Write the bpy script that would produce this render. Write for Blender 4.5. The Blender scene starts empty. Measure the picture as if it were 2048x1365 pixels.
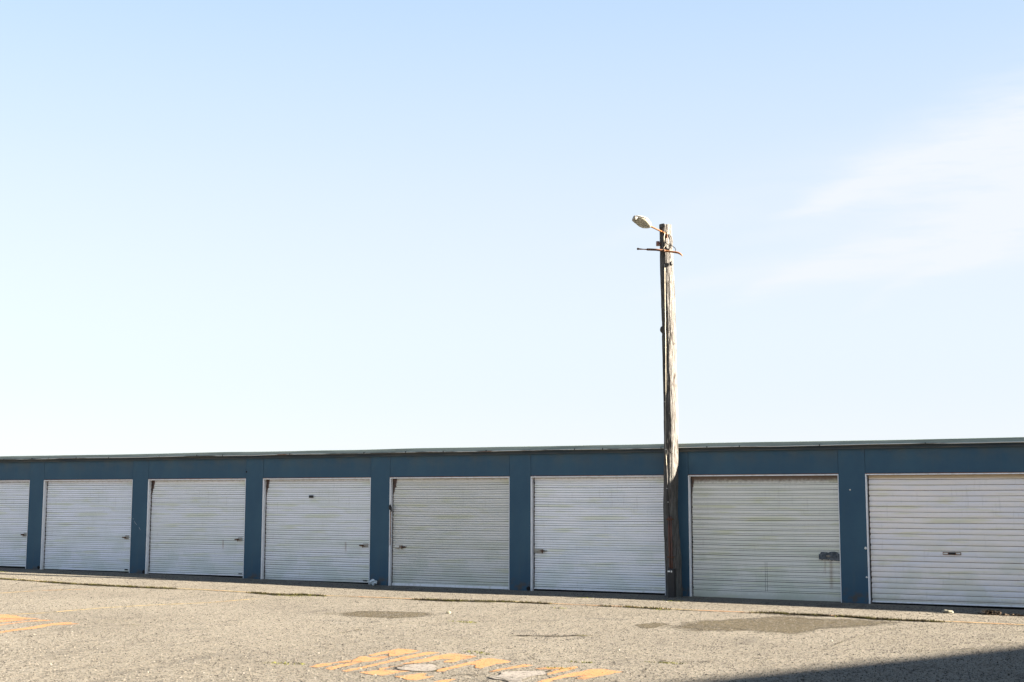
import bpy, bmesh, math, random
import numpy as np
from mathutils import Matrix, Vector, noise
random.seed(7); rng = np.random.default_rng(7)
S = bpy.context.scene
C = S.collection
R = math.radians
SUN_EL, SUN_AZ = 13.5, 5.8          # elevation; degrees behind the line of the facade, from the right (+X)

# ---------------------------------------------------------------- camera
cam = bpy.data.cameras.new('camera'); cam.lens = 47.1026; cam.sensor_width = 36; cam.clip_end = 2000; cam.clip_start = .1
co = bpy.data.objects.new('camera', cam); C.objects.link(co)
_r, _u, _f = ((0.892217734947373,0.4516015055060282,0.0018956977786857934),(0.052237384283037945,-0.10737177678971538,0.992845686515425),(-0.4485741512042859,0.8857355032817124,0.11938948487051163))
co.matrix_world = Matrix(((_r[0],_u[0],-_f[0],14.3588),(_r[1],_u[1],-_f[1],-22.95113),(_r[2],_u[2],-_f[2],1.61374),(0,0,0,1)))
S.camera = co

# ---------------------------------------------------------------- node helper
class N:
    def __init__(s, nt): s.nt = nt; s.L = nt.links
    def node(s, t, **k):
        n = s.nt.nodes.new(t)
        for a, b in k.items(): setattr(n, a, b)
        return n
    def put(s, sock, v):
        if isinstance(v, bpy.types.NodeSocket): s.L.new(v, sock)
        elif v is not None:
            if sock.type == 'RGBA' and len(v) == 3: v = (*v, 1)
            sock.default_value = v
    def m(s, op, a, b=None, c=None, clamp=False):
        n = s.node('ShaderNodeMath', operation=op, use_clamp=clamp)
        s.put(n.inputs[0], a); s.put(n.inputs[1], b)
        if c is not None: s.put(n.inputs[2], c)
        return n.outputs[0]
    def mix(s, f, a, b, mode='MIX'):
        n = s.node('ShaderNodeMix', data_type='RGBA', blend_type=mode)
        s.put(n.inputs[0], f); s.put(n.inputs[6], a); s.put(n.inputs[7], b)
        return n.outputs[2]
    def ramp(s, f, a, b):      # smoothstep a..b
        n = s.node('ShaderNodeMapRange', interpolation_type='SMOOTHSTEP')
        s.put(n.inputs[0], f); n.inputs[1].default_value = a; n.inputs[2].default_value = b
        return n.outputs[0]
    def coords(s, scale=(1,1,1), kind='Object', loc=(0,0,0)):
        t = s.node('ShaderNodeTexCoord'); p = s.node('ShaderNodeMapping')
        s.L.new(t.outputs[kind], p.inputs[0]); p.inputs['Scale'].default_value = scale; p.inputs['Location'].default_value = loc
        return p.outputs[0]
    def noise(s, v, scale, detail=4, rough=.55, dist=0):
        n = s.node('ShaderNodeTexNoise'); s.put(n.inputs['Vector'], v); n.inputs['Scale'].default_value = scale
        n.inputs['Detail'].default_value = detail; n.inputs['Roughness'].default_value = rough; n.inputs['Distortion'].default_value = dist
        return n.outputs[0]
    def voro(s, v, scale, out='Distance', feature='F1'):
        n = s.node('ShaderNodeTexVoronoi', feature=feature); s.put(n.inputs['Vector'], v); n.inputs['Scale'].default_value = scale
        return n.outputs[out]
    def xyz(s, v):
        n = s.node('ShaderNodeSeparateXYZ'); s.put(n.inputs[0], v); return n.outputs

# ---------------------------------------------------------------- sky
w = bpy.data.worlds.new('World'); S.world = w; w.use_nodes = True
h = N(w.node_tree); bg = w.node_tree.nodes['Background']
sk = h.node('ShaderNodeTexSky', sky_type='NISHITA'); sk.sun_disc = False
sk.sun_elevation = R(SUN_EL); sk.sun_rotation = R(90 - SUN_AZ); sk.air_density = 1.0; sk.dust_density = .6; sk.ozone_density = 1.3
d = h.xyz(h.coords(kind='Generated'))
az = h.m('MULTIPLY', h.m('ARCTAN2', d[0], d[1]), 57.2958)
el = h.m('MULTIPLY', h.m('ARCSINE', d[2]), 57.2958)
# clear air brightening to white at the horizon
rp = h.node('ShaderNodeValToRGB'); rp.color_ramp.interpolation = 'B_SPLINE'
stops = ((0, (.74, .80, .96)), (1.5, (.74, .79, .95)), (4.3, (.70, .745, .88)), (7, (.745, .79, .875)), (10.7, (.745, .79, .87)), (15, (.68, .775, .90)), (21, (.53, .70, .93)), (32, (.42, .60, .87)), (50, (.15, .26, .48)), (90, (.05, .11, .26)))
while len(rp.color_ramp.elements) < len(stops): rp.color_ramp.elements.new(.5)
for e_, (dg, c_) in zip(rp.color_ramp.elements, stops): e_.position = dg/90; e_.color = (*c_, 1)
h.put(rp.inputs[0], h.m('DIVIDE', el, 90.0))
air = h.mix(1.0, rp.outputs[0], (1.67, 1.67, 1.67), 'MULTIPLY')
dn = h.coords(kind='Generated', scale=(3, 3, 14)); wob = h.noise(dn, 2.2, 5, .6)
wob2 = h.noise(h.coords(kind='Generated', scale=(5, 5, 34), loc=(3, 1, 0)), 1.6, 6, .62)
def streak(az0, el0, az1, el1, wid, amp, tail=1.5):
    L_ = math.hypot(az1-az0, el1-el0); cx, cy = (az1-az0)/L_, (el1-el0)/L_
    a = h.m('SUBTRACT', az, az0); e = h.m('SUBTRACT', el, el0)
    u = h.m('ADD', h.m('MULTIPLY', a, cx), h.m('MULTIPLY', e, cy))
    v = h.m('ADD', h.m('SUBTRACT', h.m('MULTIPLY', e, cx), h.m('MULTIPLY', a, cy)), h.m('MULTIPLY', h.m('SUBTRACT', wob, .5), wid*1.9))
    W_ = h.m('MULTIPLY', h.ramp(u, -1.0, L_), wid*1.2); W_ = h.m('ADD', W_, wid*.22)
    g = h.m('DIVIDE', v, W_); g = h.m('EXPONENT', h.m('MULTIPLY', h.m('MULTIPLY', g, g), -1.0))
    g = h.m('MULTIPLY', g, h.ramp(u, -tail, tail*1.3))
    return h.m('MULTIPLY', g, amp)
cl = streak(-15.2, 12.2, -5, 14.7, 1.4, 1.0)
for s_ in ((-17.5, 8.6, -6, 11.6, .9, .75), (-21, 8.9, -8, 10.6, .9, .45), (-17, 11.0, -5, 13.0, 1.1, .25), (-24, 10.8, -15, 13.2, .8, .22), (-12, 8.2, -3, 12.5, .8, .55)):
    cl = h.m('ADD', cl, streak(*s_))
cl = h.m('MULTIPLY', cl, h.ramp(wob2, .15, .60), clamp=True)
skyc = h.mix(h.m('MULTIPLY', cl, .88), h.mix(.90, sk.outputs[0], air), (1.50, 1.57, 1.66))
h.put(bg.inputs[0], skyc); bg.inputs[1].default_value = .05

# ---------------------------------------------------------------- sun
sl = bpy.data.lights.new('sun', 'SUN'); sl.energy = 5.0; sl.angle = R(.53); sl.color = (1.0, .9, .76)
so = bpy.data.objects.new('sun', sl); C.objects.link(so)
sd = Vector((math.cos(R(SUN_AZ))*math.cos(R(SUN_EL)), math.sin(R(SUN_AZ))*math.cos(R(SUN_EL)), math.sin(R(SUN_EL))))
so.rotation_euler = sd.to_track_quat('Z', 'Y').to_euler(); so.location = (20, 10, 12)
S.view_settings.view_transform = 'Standard'; S.view_settings.look = 'None'; S.view_settings.exposure = 3.6; S.view_settings.gamma = 1

# ---- outlines of the marks on the ground and of the pole, in metres
PAINT = [[[6.275,-10.427],[6.231,-9.742],[6.362,-9.723],[6.559,-9.798],[6.576,-10.041],[6.563,-10.364],[6.524,-10.387],[6.372,-10.161],[6.358,-10.324],[6.363,-10.482]],[[6.372,-10.865],[6.277,-10.577],[6.302,-10.518],[6.437,-10.613],[6.46,-10.451],[6.563,-10.399],[6.593,-10.693],[6.611,-10.867],[6.568,-10.975],[6.449,-11.012]],[[6.32,-11.581],[6.267,-11.377],[6.334,-11.177],[6.369,-10.876],[6.457,-11.04],[6.365,-11.192],[6.42,-11.406],[6.415,-11.587]],[[6.531,-11.611],[6.49,-11.286],[6.484,-11.065],[6.572,-10.997],[6.588,-11.19],[6.62,-11.521],[6.647,-11.678]],[[6.775,-11.678],[6.773,-11.47],[6.767,-11.125],[6.713,-10.623],[6.676,-10.119],[6.687,-9.817],[6.838,-9.839],[6.808,-10.13],[6.822,-10.516],[6.82,-10.892],[6.84,-11.239],[6.859,-11.51],[6.853,-11.706]],[[7.004,-10.946],[6.973,-10.512],[6.944,-10.184],[6.964,-9.857],[7.05,-9.825],[7.342,-9.923],[7.371,-10.108],[7.343,-10.295],[7.388,-10.519],[7.306,-10.567],[7.253,-10.491],[7.264,-10.299],[7.148,-10.325],[7.136,-10.584],[7.093,-10.781],[7.019,-10.905]],[[6.994,-11.341],[7.02,-11.211],[7.047,-10.984],[7.076,-11.031],[7.038,-11.177],[7.071,-11.446]],[[6.996,-11.696],[7.032,-11.506],[7.135,-11.409],[7.268,-11.391],[7.366,-11.348],[7.325,-11.591],[7.316,-11.773],[7.201,-11.769]],[[7.444,-11.768],[7.5,-11.631],[7.553,-11.422],[7.61,-11.44],[7.684,-11.629],[7.758,-11.551],[7.779,-11.712],[7.764,-11.901],[7.692,-11.917]],[[7.601,-11.249],[7.531,-11.028],[7.541,-10.79],[7.528,-10.396],[7.502,-10.091],[7.58,-10.01],[7.865,-10.132],[7.897,-10.262],[7.869,-10.359],[7.834,-10.42],[7.869,-10.831],[7.771,-10.773],[7.689,-10.585],[7.63,-10.62],[7.63,-10.777],[7.635,-11.043],[7.672,-11.207]],[[8.061,-11.003],[8.061,-10.734],[8.099,-10.401],[8.092,-10.31],[8.211,-10.32],[8.21,-10.415],[8.141,-10.672],[8.109,-10.827],[8.108,-11.005]],[[8.344,-10.554],[8.367,-10.448],[8.548,-10.319],[8.605,-10.424],[8.516,-10.529],[8.415,-10.588]],[[8.631,-10.868],[8.6,-10.668],[8.59,-10.372],[8.629,-10.17],[8.683,-10.24],[8.696,-10.462],[8.683,-10.729],[8.678,-10.948]],[[8.797,-11.436],[8.792,-11.227],[8.797,-10.843],[8.826,-10.61],[8.858,-10.315],[8.937,-10.246],[9.219,-10.344],[9.177,-10.478],[9.149,-10.745],[9.111,-11.056],[9.047,-11.066],[9.002,-11.003],[9.031,-10.813],[8.963,-10.839],[8.886,-11.036],[8.883,-11.308],[8.96,-11.65],[8.923,-11.918]],[[7.963,-11.873],[7.96,-11.775],[8.018,-11.641],[8.053,-11.654],[8.084,-11.868],[8.115,-12.137],[8.051,-12.236]]]
PAINTL = [[[-0.947,-9.088],[-0.825,-8.883],[-0.596,-8.909],[-0.375,-9.05],[0.059,-9.118],[-0.074,-9.241],[-0.267,-9.281],[-0.417,-9.374],[-0.516,-9.475]],[[-0.386,-9.592],[-0.288,-9.492],[-0.182,-9.334],[0.043,-9.286],[0.003,-9.48],[-0.012,-9.744],[-0.011,-9.929]],[[0.205,-10.123],[0.246,-9.979],[0.192,-9.555],[0.151,-9.206],[0.407,-9.165],[0.324,-9.346],[0.233,-9.466],[0.272,-9.756],[0.348,-10.072],[0.361,-10.263]],[[0.971,-10.812],[0.979,-10.647],[0.882,-10.323],[0.819,-9.96],[0.711,-9.669],[0.703,-9.403],[0.788,-9.25],[0.887,-9.376],[1.031,-9.35],[0.951,-9.582],[0.883,-9.708],[1.043,-10.112],[1.028,-10.4],[1.12,-10.775],[1.145,-10.968]]]
CONC = [[[7.144,-11.253],[7.132,-11.107],[7.11,-10.924],[7.202,-10.83],[7.307,-10.808],[7.436,-10.93],[7.481,-11.057],[7.561,-11.146],[7.54,-11.321],[7.418,-11.355],[7.262,-11.335]],[[8.281,-11.42],[8.274,-11.182],[8.216,-11.001],[8.244,-10.875],[8.522,-10.735],[8.597,-10.816],[8.643,-10.968],[8.592,-11.103],[8.614,-11.363],[8.715,-11.601],[8.66,-11.696],[8.518,-11.519]]]
STAIN = [[[8.016,-5.643],[8.042,-4.593],[8.536,-3.828],[8.82,-3.268],[9.437,-3.37],[9.834,-3.22],[10.482,-3.282],[10.227,-4.049],[9.796,-4.808],[9.683,-5.652],[9.063,-5.569],[8.494,-5.913]],[[2.925,-6.02],[2.964,-5.54],[3.545,-5.33],[3.973,-5.313],[4.224,-5.595],[4.279,-5.974],[4.045,-6.415],[3.365,-6.414]],[[7.447,-5.569],[7.576,-5.144],[7.809,-5.178],[7.838,-5.833],[7.69,-6.003]]]
CRACKS = [[[6.997,-10.934],[7.091,-10.943],[7.122,-10.796],[7.225,-10.752],[7.429,-10.816]],[[7.066,-11.299],[7.121,-11.152],[7.112,-11.057],[7.026,-10.933]],[[7.459,-11.07],[7.551,-11.129],[7.594,-11.253],[7.638,-11.279]],[[7.797,-11.459],[7.893,-11.417],[8.009,-11.3],[8.166,-11.384],[8.317,-11.365],[8.513,-11.488],[8.624,-11.536]],[[8.084,-11.063],[8.13,-10.904],[8.281,-10.802],[8.406,-10.684],[8.546,-10.572],[8.571,-10.721],[8.609,-10.859]],[[7.571,-9.218],[7.887,-9.716],[8.118,-10.05]],[[6.689,-7.818],[6.892,-7.696],[7.185,-7.59],[7.403,-7.317],[7.651,-7.31]],[[4.417,-9.044],[4.557,-9.03],[4.843,-9.068]],[[4.671,-8.818],[4.673,-8.375],[4.627,-8.016],[4.597,-7.875]],[[4.718,-6.015],[5.062,-6.194],[5.364,-6.382],[5.559,-6.084]],[[10.489,-7.592],[10.445,-5.913],[10.527,-5.143],[10.689,-4.347],[11.049,-3.8]],[[9.784,-9.031],[9.354,-9.384],[9.122,-9.215]],[[1.643,-10.924],[1.773,-10.914],[1.716,-10.742],[1.872,-10.717]],[[1.543,-9.174],[1.747,-9.131],[1.933,-9.1]],[[11.376,-4.01],[11.72,-3.96],[12.26,-3.868]],[[11.334,-7.093],[11.758,-6.666],[12.032,-6.265]],[[2.605,-6.332],[2.925,-6.02]],[[2.729,-6.254],[3.365,-6.414]],[[11.875,-5.533],[12.423,-5.403]],[[10.075,-8.911],[10.489,-7.592]],[[-0.777,-4.024],[-0.498,-4.101]],[[-0.339,-4.126],[-0.469,-3.793],[-0.208,-4.032]]]
JOINT = [[-8.177,-3.078],[-7.299,-3.099],[-6.529,-3.17],[-5.226,-3.397],[-4.291,-3.436],[-3.219,-3.391],[-2.805,-3.315],[-2.065,-3.211],[-1.265,-3.204],[-0.691,-3.22],[-0.19,-3.301],[0.097,-3.1],[0.893,-3.02],[1.696,-2.981],[2.63,-3.037],[3.124,-3.051],[3.628,-2.925],[4.124,-2.796],[4.896,-2.879],[5.703,-2.901],[6.196,-2.844],[6.817,-2.926],[7.482,-2.959],[8.257,-2.907],[8.52,-2.744],[9.009,-2.853],[9.739,-2.8],[10.212,-2.987],[10.84,-2.972],[11.172,-2.904],[12.154,-2.874],[12.81,-2.896]]
LINE1 = [[-1.038,-9.166],[-0.9,-8.933],[-0.624,-8.406],[-0.613,-7.266],[-0.462,-6.332],[-0.09,-5.327],[-0.047,-4.336],[0.021,-4.15]]
LINE2 = [[-4.271,-6.293],[-4.279,-5.852],[-4.222,-5.042],[-3.701,-4.011]]
MOSS = [[-0.119,-3.396],[-0.012,-3.321],[0.166,-3.344],[0.24,-3.149],[0.528,-3.104],[6.409,-1.243],[6.46,-1.212],[6.475,-2.907],[6.837,-3.025],[10.481,-2.916],[10.591,-2.941],[11.053,-2.931],[5.88,-11.517],[6.034,-11.427],[5.384,-3.546],[7.132,-9.578],[7.239,-9.682],[5.178,-6.403],[5.371,-6.467],[9.263,-9.437],[9.392,-9.411],[8.519,-10.447],[8.584,-10.409],[8.517,-9.824],[8.52,-2.744],[9.675,-2.839],[-9.348,-1.16],[4.757,-1.257]]
POLE = [[5.955,6.176,6.608],[5.957,6.196,5.964],[5.968,6.224,5.232],[5.977,6.229,4.869],[5.947,6.232,4.725],[5.979,6.235,4.579],[5.983,6.238,4.147],[5.991,6.254,3.251],[5.993,6.246,2.63],[5.981,6.239,2.1],[5.969,6.221,1.485],[5.969,6.235,1.136],[5.98,6.259,0.875],[5.987,6.279,0.658],[6.002,6.28,0.355],[6.006,6.293,0.01],[6.005,6.301,-0.077]]
# ---------------------------------------------------------------- materials
def mat(name, rough=.8, spec=.3, metal=0):
    m = bpy.data.materials.new(name); m.use_nodes = True; k = N(m.node_tree)
    b = m.node_tree.nodes['Principled BSDF']
    b.inputs['Roughness'].default_value = rough; b.inputs['Specular IOR Level'].default_value = spec; b.inputs['Metallic'].default_value = metal
    return m, k, b
def bump(k, b, hgt, strength=.5, dist=.01):
    n = k.node('ShaderNodeBump'); n.inputs['Strength'].default_value = strength; n.inputs['Distance'].default_value = dist
    k.put(n.inputs['Height'], hgt); k.put(b.inputs['Normal'], n.outputs[0])
def simple(name, col, col2=None, scale=20, rough=.8, spec=.3, metal=0, bmp=0, lo=.35, hi=.7, stretch=(1,1,1)):
    m, k, b = mat(name, rough, spec, metal)
    c = k.coords(stretch); n = k.noise(c, scale, 5, .6)
    k.put(b.inputs['Base Color'], k.mix(k.ramp(n, lo, hi), col, col2 or tuple(v*.75 for v in col)))
    if bmp: bump(k, b, n, .6, bmp)
    return m

def ground_mat(name, tint=(1,1,1), alpha=None):
    m, k, b = mat(name, .95, .15)
    c = k.coords()
    big = k.noise(c, .22, 5, .6); mid = k.noise(c, 1.7, 5, .65, .4)
    st = k.noise(k.coords((1, .28, 1)), 2.3, 5, .6)
    A = (0.180*tint[0], 0.159*tint[1], 0.124*tint[2]); B = (0.154*tint[0], 0.135*tint[1], 0.104*tint[2])
    col = k.mix(k.ramp(big, .35, .68), A, B)
    col = k.mix(k.m('MULTIPLY', k.ramp(mid, .52, .78), .45), col, (0.1944*tint[0], 0.1764*tint[1], 0.1476*tint[2]))
    col = k.mix(k.m('MULTIPLY', k.ramp(st, .55, .72), .58), col, (0.0612, 0.054, 0.0432))
    zone = k.noise(k.coords((.5, 1, 1), loc=(11, 4, 0)), .35, 3, .5); col = k.mix(k.m('MULTIPLY', k.ramp(zone, .46, .62), .30), col, (.115*tint[0], .100*tint[1], .078*tint[2]))
    scf = k.noise(k.coords((.45, 1.6, 1), loc=(2, 8, 0)), 1.1, 6, .68, .6); col = k.mix(k.m('MULTIPLY', k.ramp(scf, .60, .70), .5), col, (.062*tint[0], .058*tint[1], .052*tint[2]))
    chips = k.voro(c, 55, 'Color'); chx = k.xyz(chips)
    col = k.mix(k.m('MULTIPLY', k.ramp(chx[0], .72, .9), .75), col, (0.0252, 0.0216, 0.02016))
    col = k.mix(k.m('MULTIPLY', k.ramp(chx[1], .78, .92), .6), col, (0.18, 0.1692, 0.1476))
    chips2 = k.xyz(k.voro(k.coords((1, .35, 1), loc=(5, 3, 0)), 26, 'Color'))
    col = k.mix(k.m('MULTIPLY', k.ramp(chips2[0], .84, .94), .35), col, (0.0432, 0.036, 0.03024))
    ms = k.m('MULTIPLY', k.ramp(k.noise(k.coords(loc=(9, 2, 0)), .55, 5, .6), .60, .78), k.ramp(k.noise(c, 9, 4), .45, .7))
    col = k.mix(k.m('MULTIPLY', ms, .55), col, (0.0612, 0.0576, 0.0216))
    k.put(b.inputs['Base Color'], col)
    hgt = k.m('ADD', k.m('MULTIPLY', k.voro(c, 60), -.6), k.m('MULTIPLY', k.noise(c, 130, 3), .4))
    hgt = k.m('ADD', hgt, k.m('MULTIPLY', k.noise(c, 14, 4), .8))
    bump(k, b, hgt, .55, .012)
    return m, k, b
def ragged(m, k, b, scale=40, thr=.45, soft=.08, attr=None):   # worn-away paint / stain edges: see-through where worn
    tr = k.node('ShaderNodeBsdfTransparent'); mx = k.node('ShaderNodeMixShader')
    n = k.noise(k.coords(), scale, 5, .7); f = k.ramp(n, thr-soft, thr+soft)
    n2 = k.noise(k.coords(loc=(4, 4, 0)), 2.2, 3, .6); f = k.m('MULTIPLY', f, k.ramp(n2, .26, .42))
    if attr:
        at = k.node('ShaderNodeAttribute', attribute_name=attr)
        n3 = k.noise(k.coords((1, .5, 1)), 7, 5, .7)
        e = k.m('ADD', at.outputs['Fac'], k.m('MULTIPLY', k.m('SUBTRACT', n3, .5), 1.3))
        f = k.m('MULTIPLY', k.ramp(e, .2, .9), k.m('ADD', k.m('MULTIPLY', f, .40), .60))
    out = m.node_tree.nodes['Material Output']
    k.put(mx.inputs[0], f); k.L.new(tr.outputs[0], mx.inputs[1]); k.L.new(b.outputs[0], mx.inputs[2]); k.L.new(mx.outputs[0], out.inputs[0])

M = {}
M['ground'] = ground_mat('asphalt')[0]
def stone_mat():
    m, k, b = mat('stone_chips', .9, .2)
    g = k.node('ShaderNodeNewGeometry'); r = g.outputs['Random Per Island']
    c = k.mix(k.ramp(r, .45, .75), (0.0216, 0.01872, 0.01584), (0.1224, 0.108, 0.0864)); c = k.mix(k.ramp(r, .93, .97), c, (0.1872, 0.1728, 0.1476))
    k.put(b.inputs['Base Color'], c); return m
M['chips'] = stone_mat()
m, k, b = mat('orange_paint', .85, .2)
k.put(b.inputs['Base Color'], k.mix(k.ramp(k.noise(k.coords(), 6, 5), .35, .7), (0.3312, 0.1548, 0.0612), (0.3024, 0.162, 0.0756)))
bump(k, b, k.noise(k.coords(), 90, 3), .5, .008); ragged(m, k, b, 42, .41, .04); M['orange'] = m
m, k, b = mat('faded_yellow_paint', .85, .2)
k.put(b.inputs['Base Color'], k.mix(k.ramp(k.noise(k.coords((1,.3,1)), 1.1, 3), .42, .6), (0.3024, 0.2232, 0.0936), (0.3024, 0.1584, 0.072)))
ragged(m, k, b, 9, .42, .08); M['yellow'] = m
M['concrete'] = ground_mat('concrete_fill', (1.38, 1.40, 1.55))[0]
m, k, b = ground_mat('dark_stain', (.40, .355, .235))
ragged(m, k, b, 40, .42, .10, 'edge'); M['stain'] = m
m, k, b = mat('crack_dirt', 1, .05)
k.put(b.inputs['Base Color'], k.mix(k.ramp(k.noise(k.coords(), 5, 4), .5, .62), (0.0252, 0.02016, 0.0144), (0.072, 0.0648, 0.0216)))
ragged(m, k, b, 15, .49, .05); M['crack'] = m
M['moss'] = simple('moss_green', (0.0864, 0.09, 0.0144), (0.036, 0.036, 0.0108), 9, 1, .1)

m, k, b = mat('blue_wall_paint', .62, .25)
c = k.coords(); cz = k.coords((3.0, 3.0, .35))
col = k.mix(k.ramp(k.noise(c, .9, 5, .6), .35, .7), (.029, .073, .117), (.039, .092, .134))
col = k.mix(k.m('MULTIPLY', k.ramp(k.noise(cz, 2.5, 5, .65), .50, .75), .35), col, (.055, .090, .108))
zz = k.xyz(c)[2]
col = k.mix(k.m('MULTIPLY', k.ramp(zz, 2.1, 2.55), k.m('MULTIPLY', k.ramp(k.noise(c, 2.2, 4), .40, .7), .5)), col, (.085, .095, .085))
col = k.mix(k.m('MULTIPLY', k.ramp(zz, .30, .0), k.ramp(k.noise(c, 7, 5), .45, .65)), col, (.07, .065, .06))
sp = k.voro(k.coords(loc=(.3, .7, .1)), 3.1); col = k.mix(k.ramp(sp, .035, .015), col, (.25, .3, .33))
k.put(b.inputs['Base Color'], col); bump(k, b, k.noise(c, 60, 4), .25, .004); M['blue'] = m
M['joint'] = simple('panel_joint', (.012, .03, .05), (.02, .045, .07), 8)
m, k, b = mat('roof_flashing', .6, .4)
col = k.mix(k.ramp(k.noise(k.coords((.35, 1, 5)), 2.2, 5, .65), .38, .68), (.26, .31, .28), (.17, .21, .19))
col = k.mix(k.m('MULTIPLY', k.ramp(k.noise(k.coords((.5, 1, 6), loc=(3,0,0)), 3.1, 5, .7), .6, .72), .7), col, (.16, .09, .06))
col = k.mix(k.m('MULTIPLY', k.ramp(k.noise(k.coords((.5, 1, 6), loc=(7,0,2)), 2.6, 5, .7), .62, .72), .7), col, (.14, .17, .05))
k.put(b.inputs['Base Color'], col); bump(k, b, k.noise(k.coords(), 25, 4), .4, .006); M['flash'] = m
M['fascia'] = simple('fascia_board', (.035, .05, .062), (.08, .08, .07), 3, .7, .25, stretch=(.5, 1, 5))
m, k, b = mat('eave_wire', .5, .4)
col = k.mix(k.ramp(k.noise(k.coords((.8,1,1)), 1.3, 4), .48, .62), (.55, .56, .52), (.13, .13, .12))
col = k.mix(k.ramp(k.noise(k.coords((1,1,1), loc=(5,0,0)), 1.1, 3), .58, .66), col, (.22, .11, .07)); k.put(b.inputs['Base Color'], col); M['wire'] = m
M['white'] = simple('white_frame_paint', (.74, .75, .77), (.58, .57, .54), 4, .55, .35, stretch=(3, 3, 1), lo=.45, hi=.75)
M['rusthead'] = simple('rusty_lintel_angle', (.17, .075, .05), (.10, .08, .08), 3, .9)
M['dark'] = simple('dark_void', (.012, .012, .013), rough=.9)
M['guide'] = simple('grimy_guide_channel', (.085, .06, .05), (.03, .026, .026), 14, .9, lo=.4, hi=.6)
M['steel'] = simple('galvanised_plate', (.34, .34, .31), (.20, .17, .14), 14, .5, .5, .3)
M['rust'] = simple('rust', (.13, .062, .035), (.05, .03, .022), 30, .95, .2)
M['brass'] = simple('rusty_pipe', (.24, .10, .035), (.12, .048, .02), 12, .8)
M['black'] = simple('black_plastic', (.008, .008, .010), (.014, .014, .014), 18, .5, .4)
M['tape'] = simple('dark_repair_sheet', (.10, .115, .13), (.035, .045, .055), 12, .6, .4, lo=.4, hi=.6)
M['lightplate'] = simple('pale_plate', (.7, .7, .66), (.5, .5, .46), 20, .5, .4)

def curtain_mat(name, A, B, rust=.6, groove=(.035,.042,.05), topstain=.0, drips=(), cap=None):
    m, k, b = mat(name, .5, .4)
    c = k.coords(); X, Y, Z = k.xyz(c)
    band = k.noise(k.coords((.55, 1, 2.2)), 1.6, 4, .6, .3)
    col = k.mix(k.ramp(band, .38, .66), A, B)
    col = k.mix(k.m('MULTIPLY', k.ramp(k.noise(k.coords((.7, 1, 9), loc=(2,0,5)), 1.5, 4, .6), .50, .68), .6), col, (A[0]*.80, A[1]*.82, A[2]*.56))
    col = k.mix(k.m('MULTIPLY', k.ramp(k.noise(k.coords((5, 1, .6)), 4, 5, .7), .56, .76), .22), col, (.30, .28, .24))
    fine = k.noise(k.coords((1,1,1)), 70, 3, .7); col = k.mix(k.m('MULTIPLY', k.ramp(fine, .5, .8), .08), col, (.2, .2, .2))
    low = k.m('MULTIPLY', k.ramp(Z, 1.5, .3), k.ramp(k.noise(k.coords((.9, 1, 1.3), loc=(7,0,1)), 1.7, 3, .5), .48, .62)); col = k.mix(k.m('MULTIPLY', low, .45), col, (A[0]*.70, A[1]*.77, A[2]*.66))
    sc_ = k.ramp(k.noise(k.coords((9, 1, 1.4), loc=(1,0,8)), 7, 6, .75), .70, .78); col = k.mix(k.m('MULTIPLY', sc_, .35), col, (.22, .20, .17))
    # rust and grime: rubbed edge by the left guide, worst at the top corner
    n = k.noise(k.coords((2.2, 1, 2.2)), 9, 5, .7)
    hz = k.ramp(Z, 1.55, 2.07)
    edge = k.m('SUBTRACT', k.m('ADD', .045, k.m('MULTIPLY', hz, .13*rust)), k.m('MULTIPLY', n, .10))
    mask = k.ramp(k.m('SUBTRACT', edge, X), -.004, .02)
    col = k.mix(mask, col, (.085, .050, .040))
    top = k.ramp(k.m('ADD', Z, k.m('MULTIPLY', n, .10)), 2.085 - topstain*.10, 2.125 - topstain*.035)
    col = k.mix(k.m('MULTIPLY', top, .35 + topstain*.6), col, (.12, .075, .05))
    if cap: col = k.mix(k.m('MULTIPLY', k.ramp(Z, 2.018, 2.022), .8), col, cap)
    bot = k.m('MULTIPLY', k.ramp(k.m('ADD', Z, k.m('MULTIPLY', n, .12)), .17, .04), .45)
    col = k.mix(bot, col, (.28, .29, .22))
    for (dx, z0, z1, dw, st) in drips:
        g = k.m('DIVIDE', k.m('SUBTRACT', k.m('ADD', X, k.m('MULTIPLY', k.noise(k.coords((1,1,4)), 6, 3), .03)), dx+.015), dw)
        g = k.m('EXPONENT', k.m('MULTIPLY', k.m('MULTIPLY', g, g), -1)); g = k.m('MULTIPLY', g, k.m('MULTIPLY', k.ramp(Z, z1, z1+.15), k.ramp(Z, z0+.02, z0-.02)))
        col = k.mix(k.m('MULTIPLY', g, st), col, (.22, .12, .05))
    k.put(b.inputs['Base Color'], col)
    bump(k, b, k.noise(k.coords((1, 1, 1)), 5, 4), .25, .02)
    g = simple(name + '_groove', groove, tuple(v*.5 for v in groove), 6, .8, .2, stretch=(1, 1, 4))
    return m, g

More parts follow.
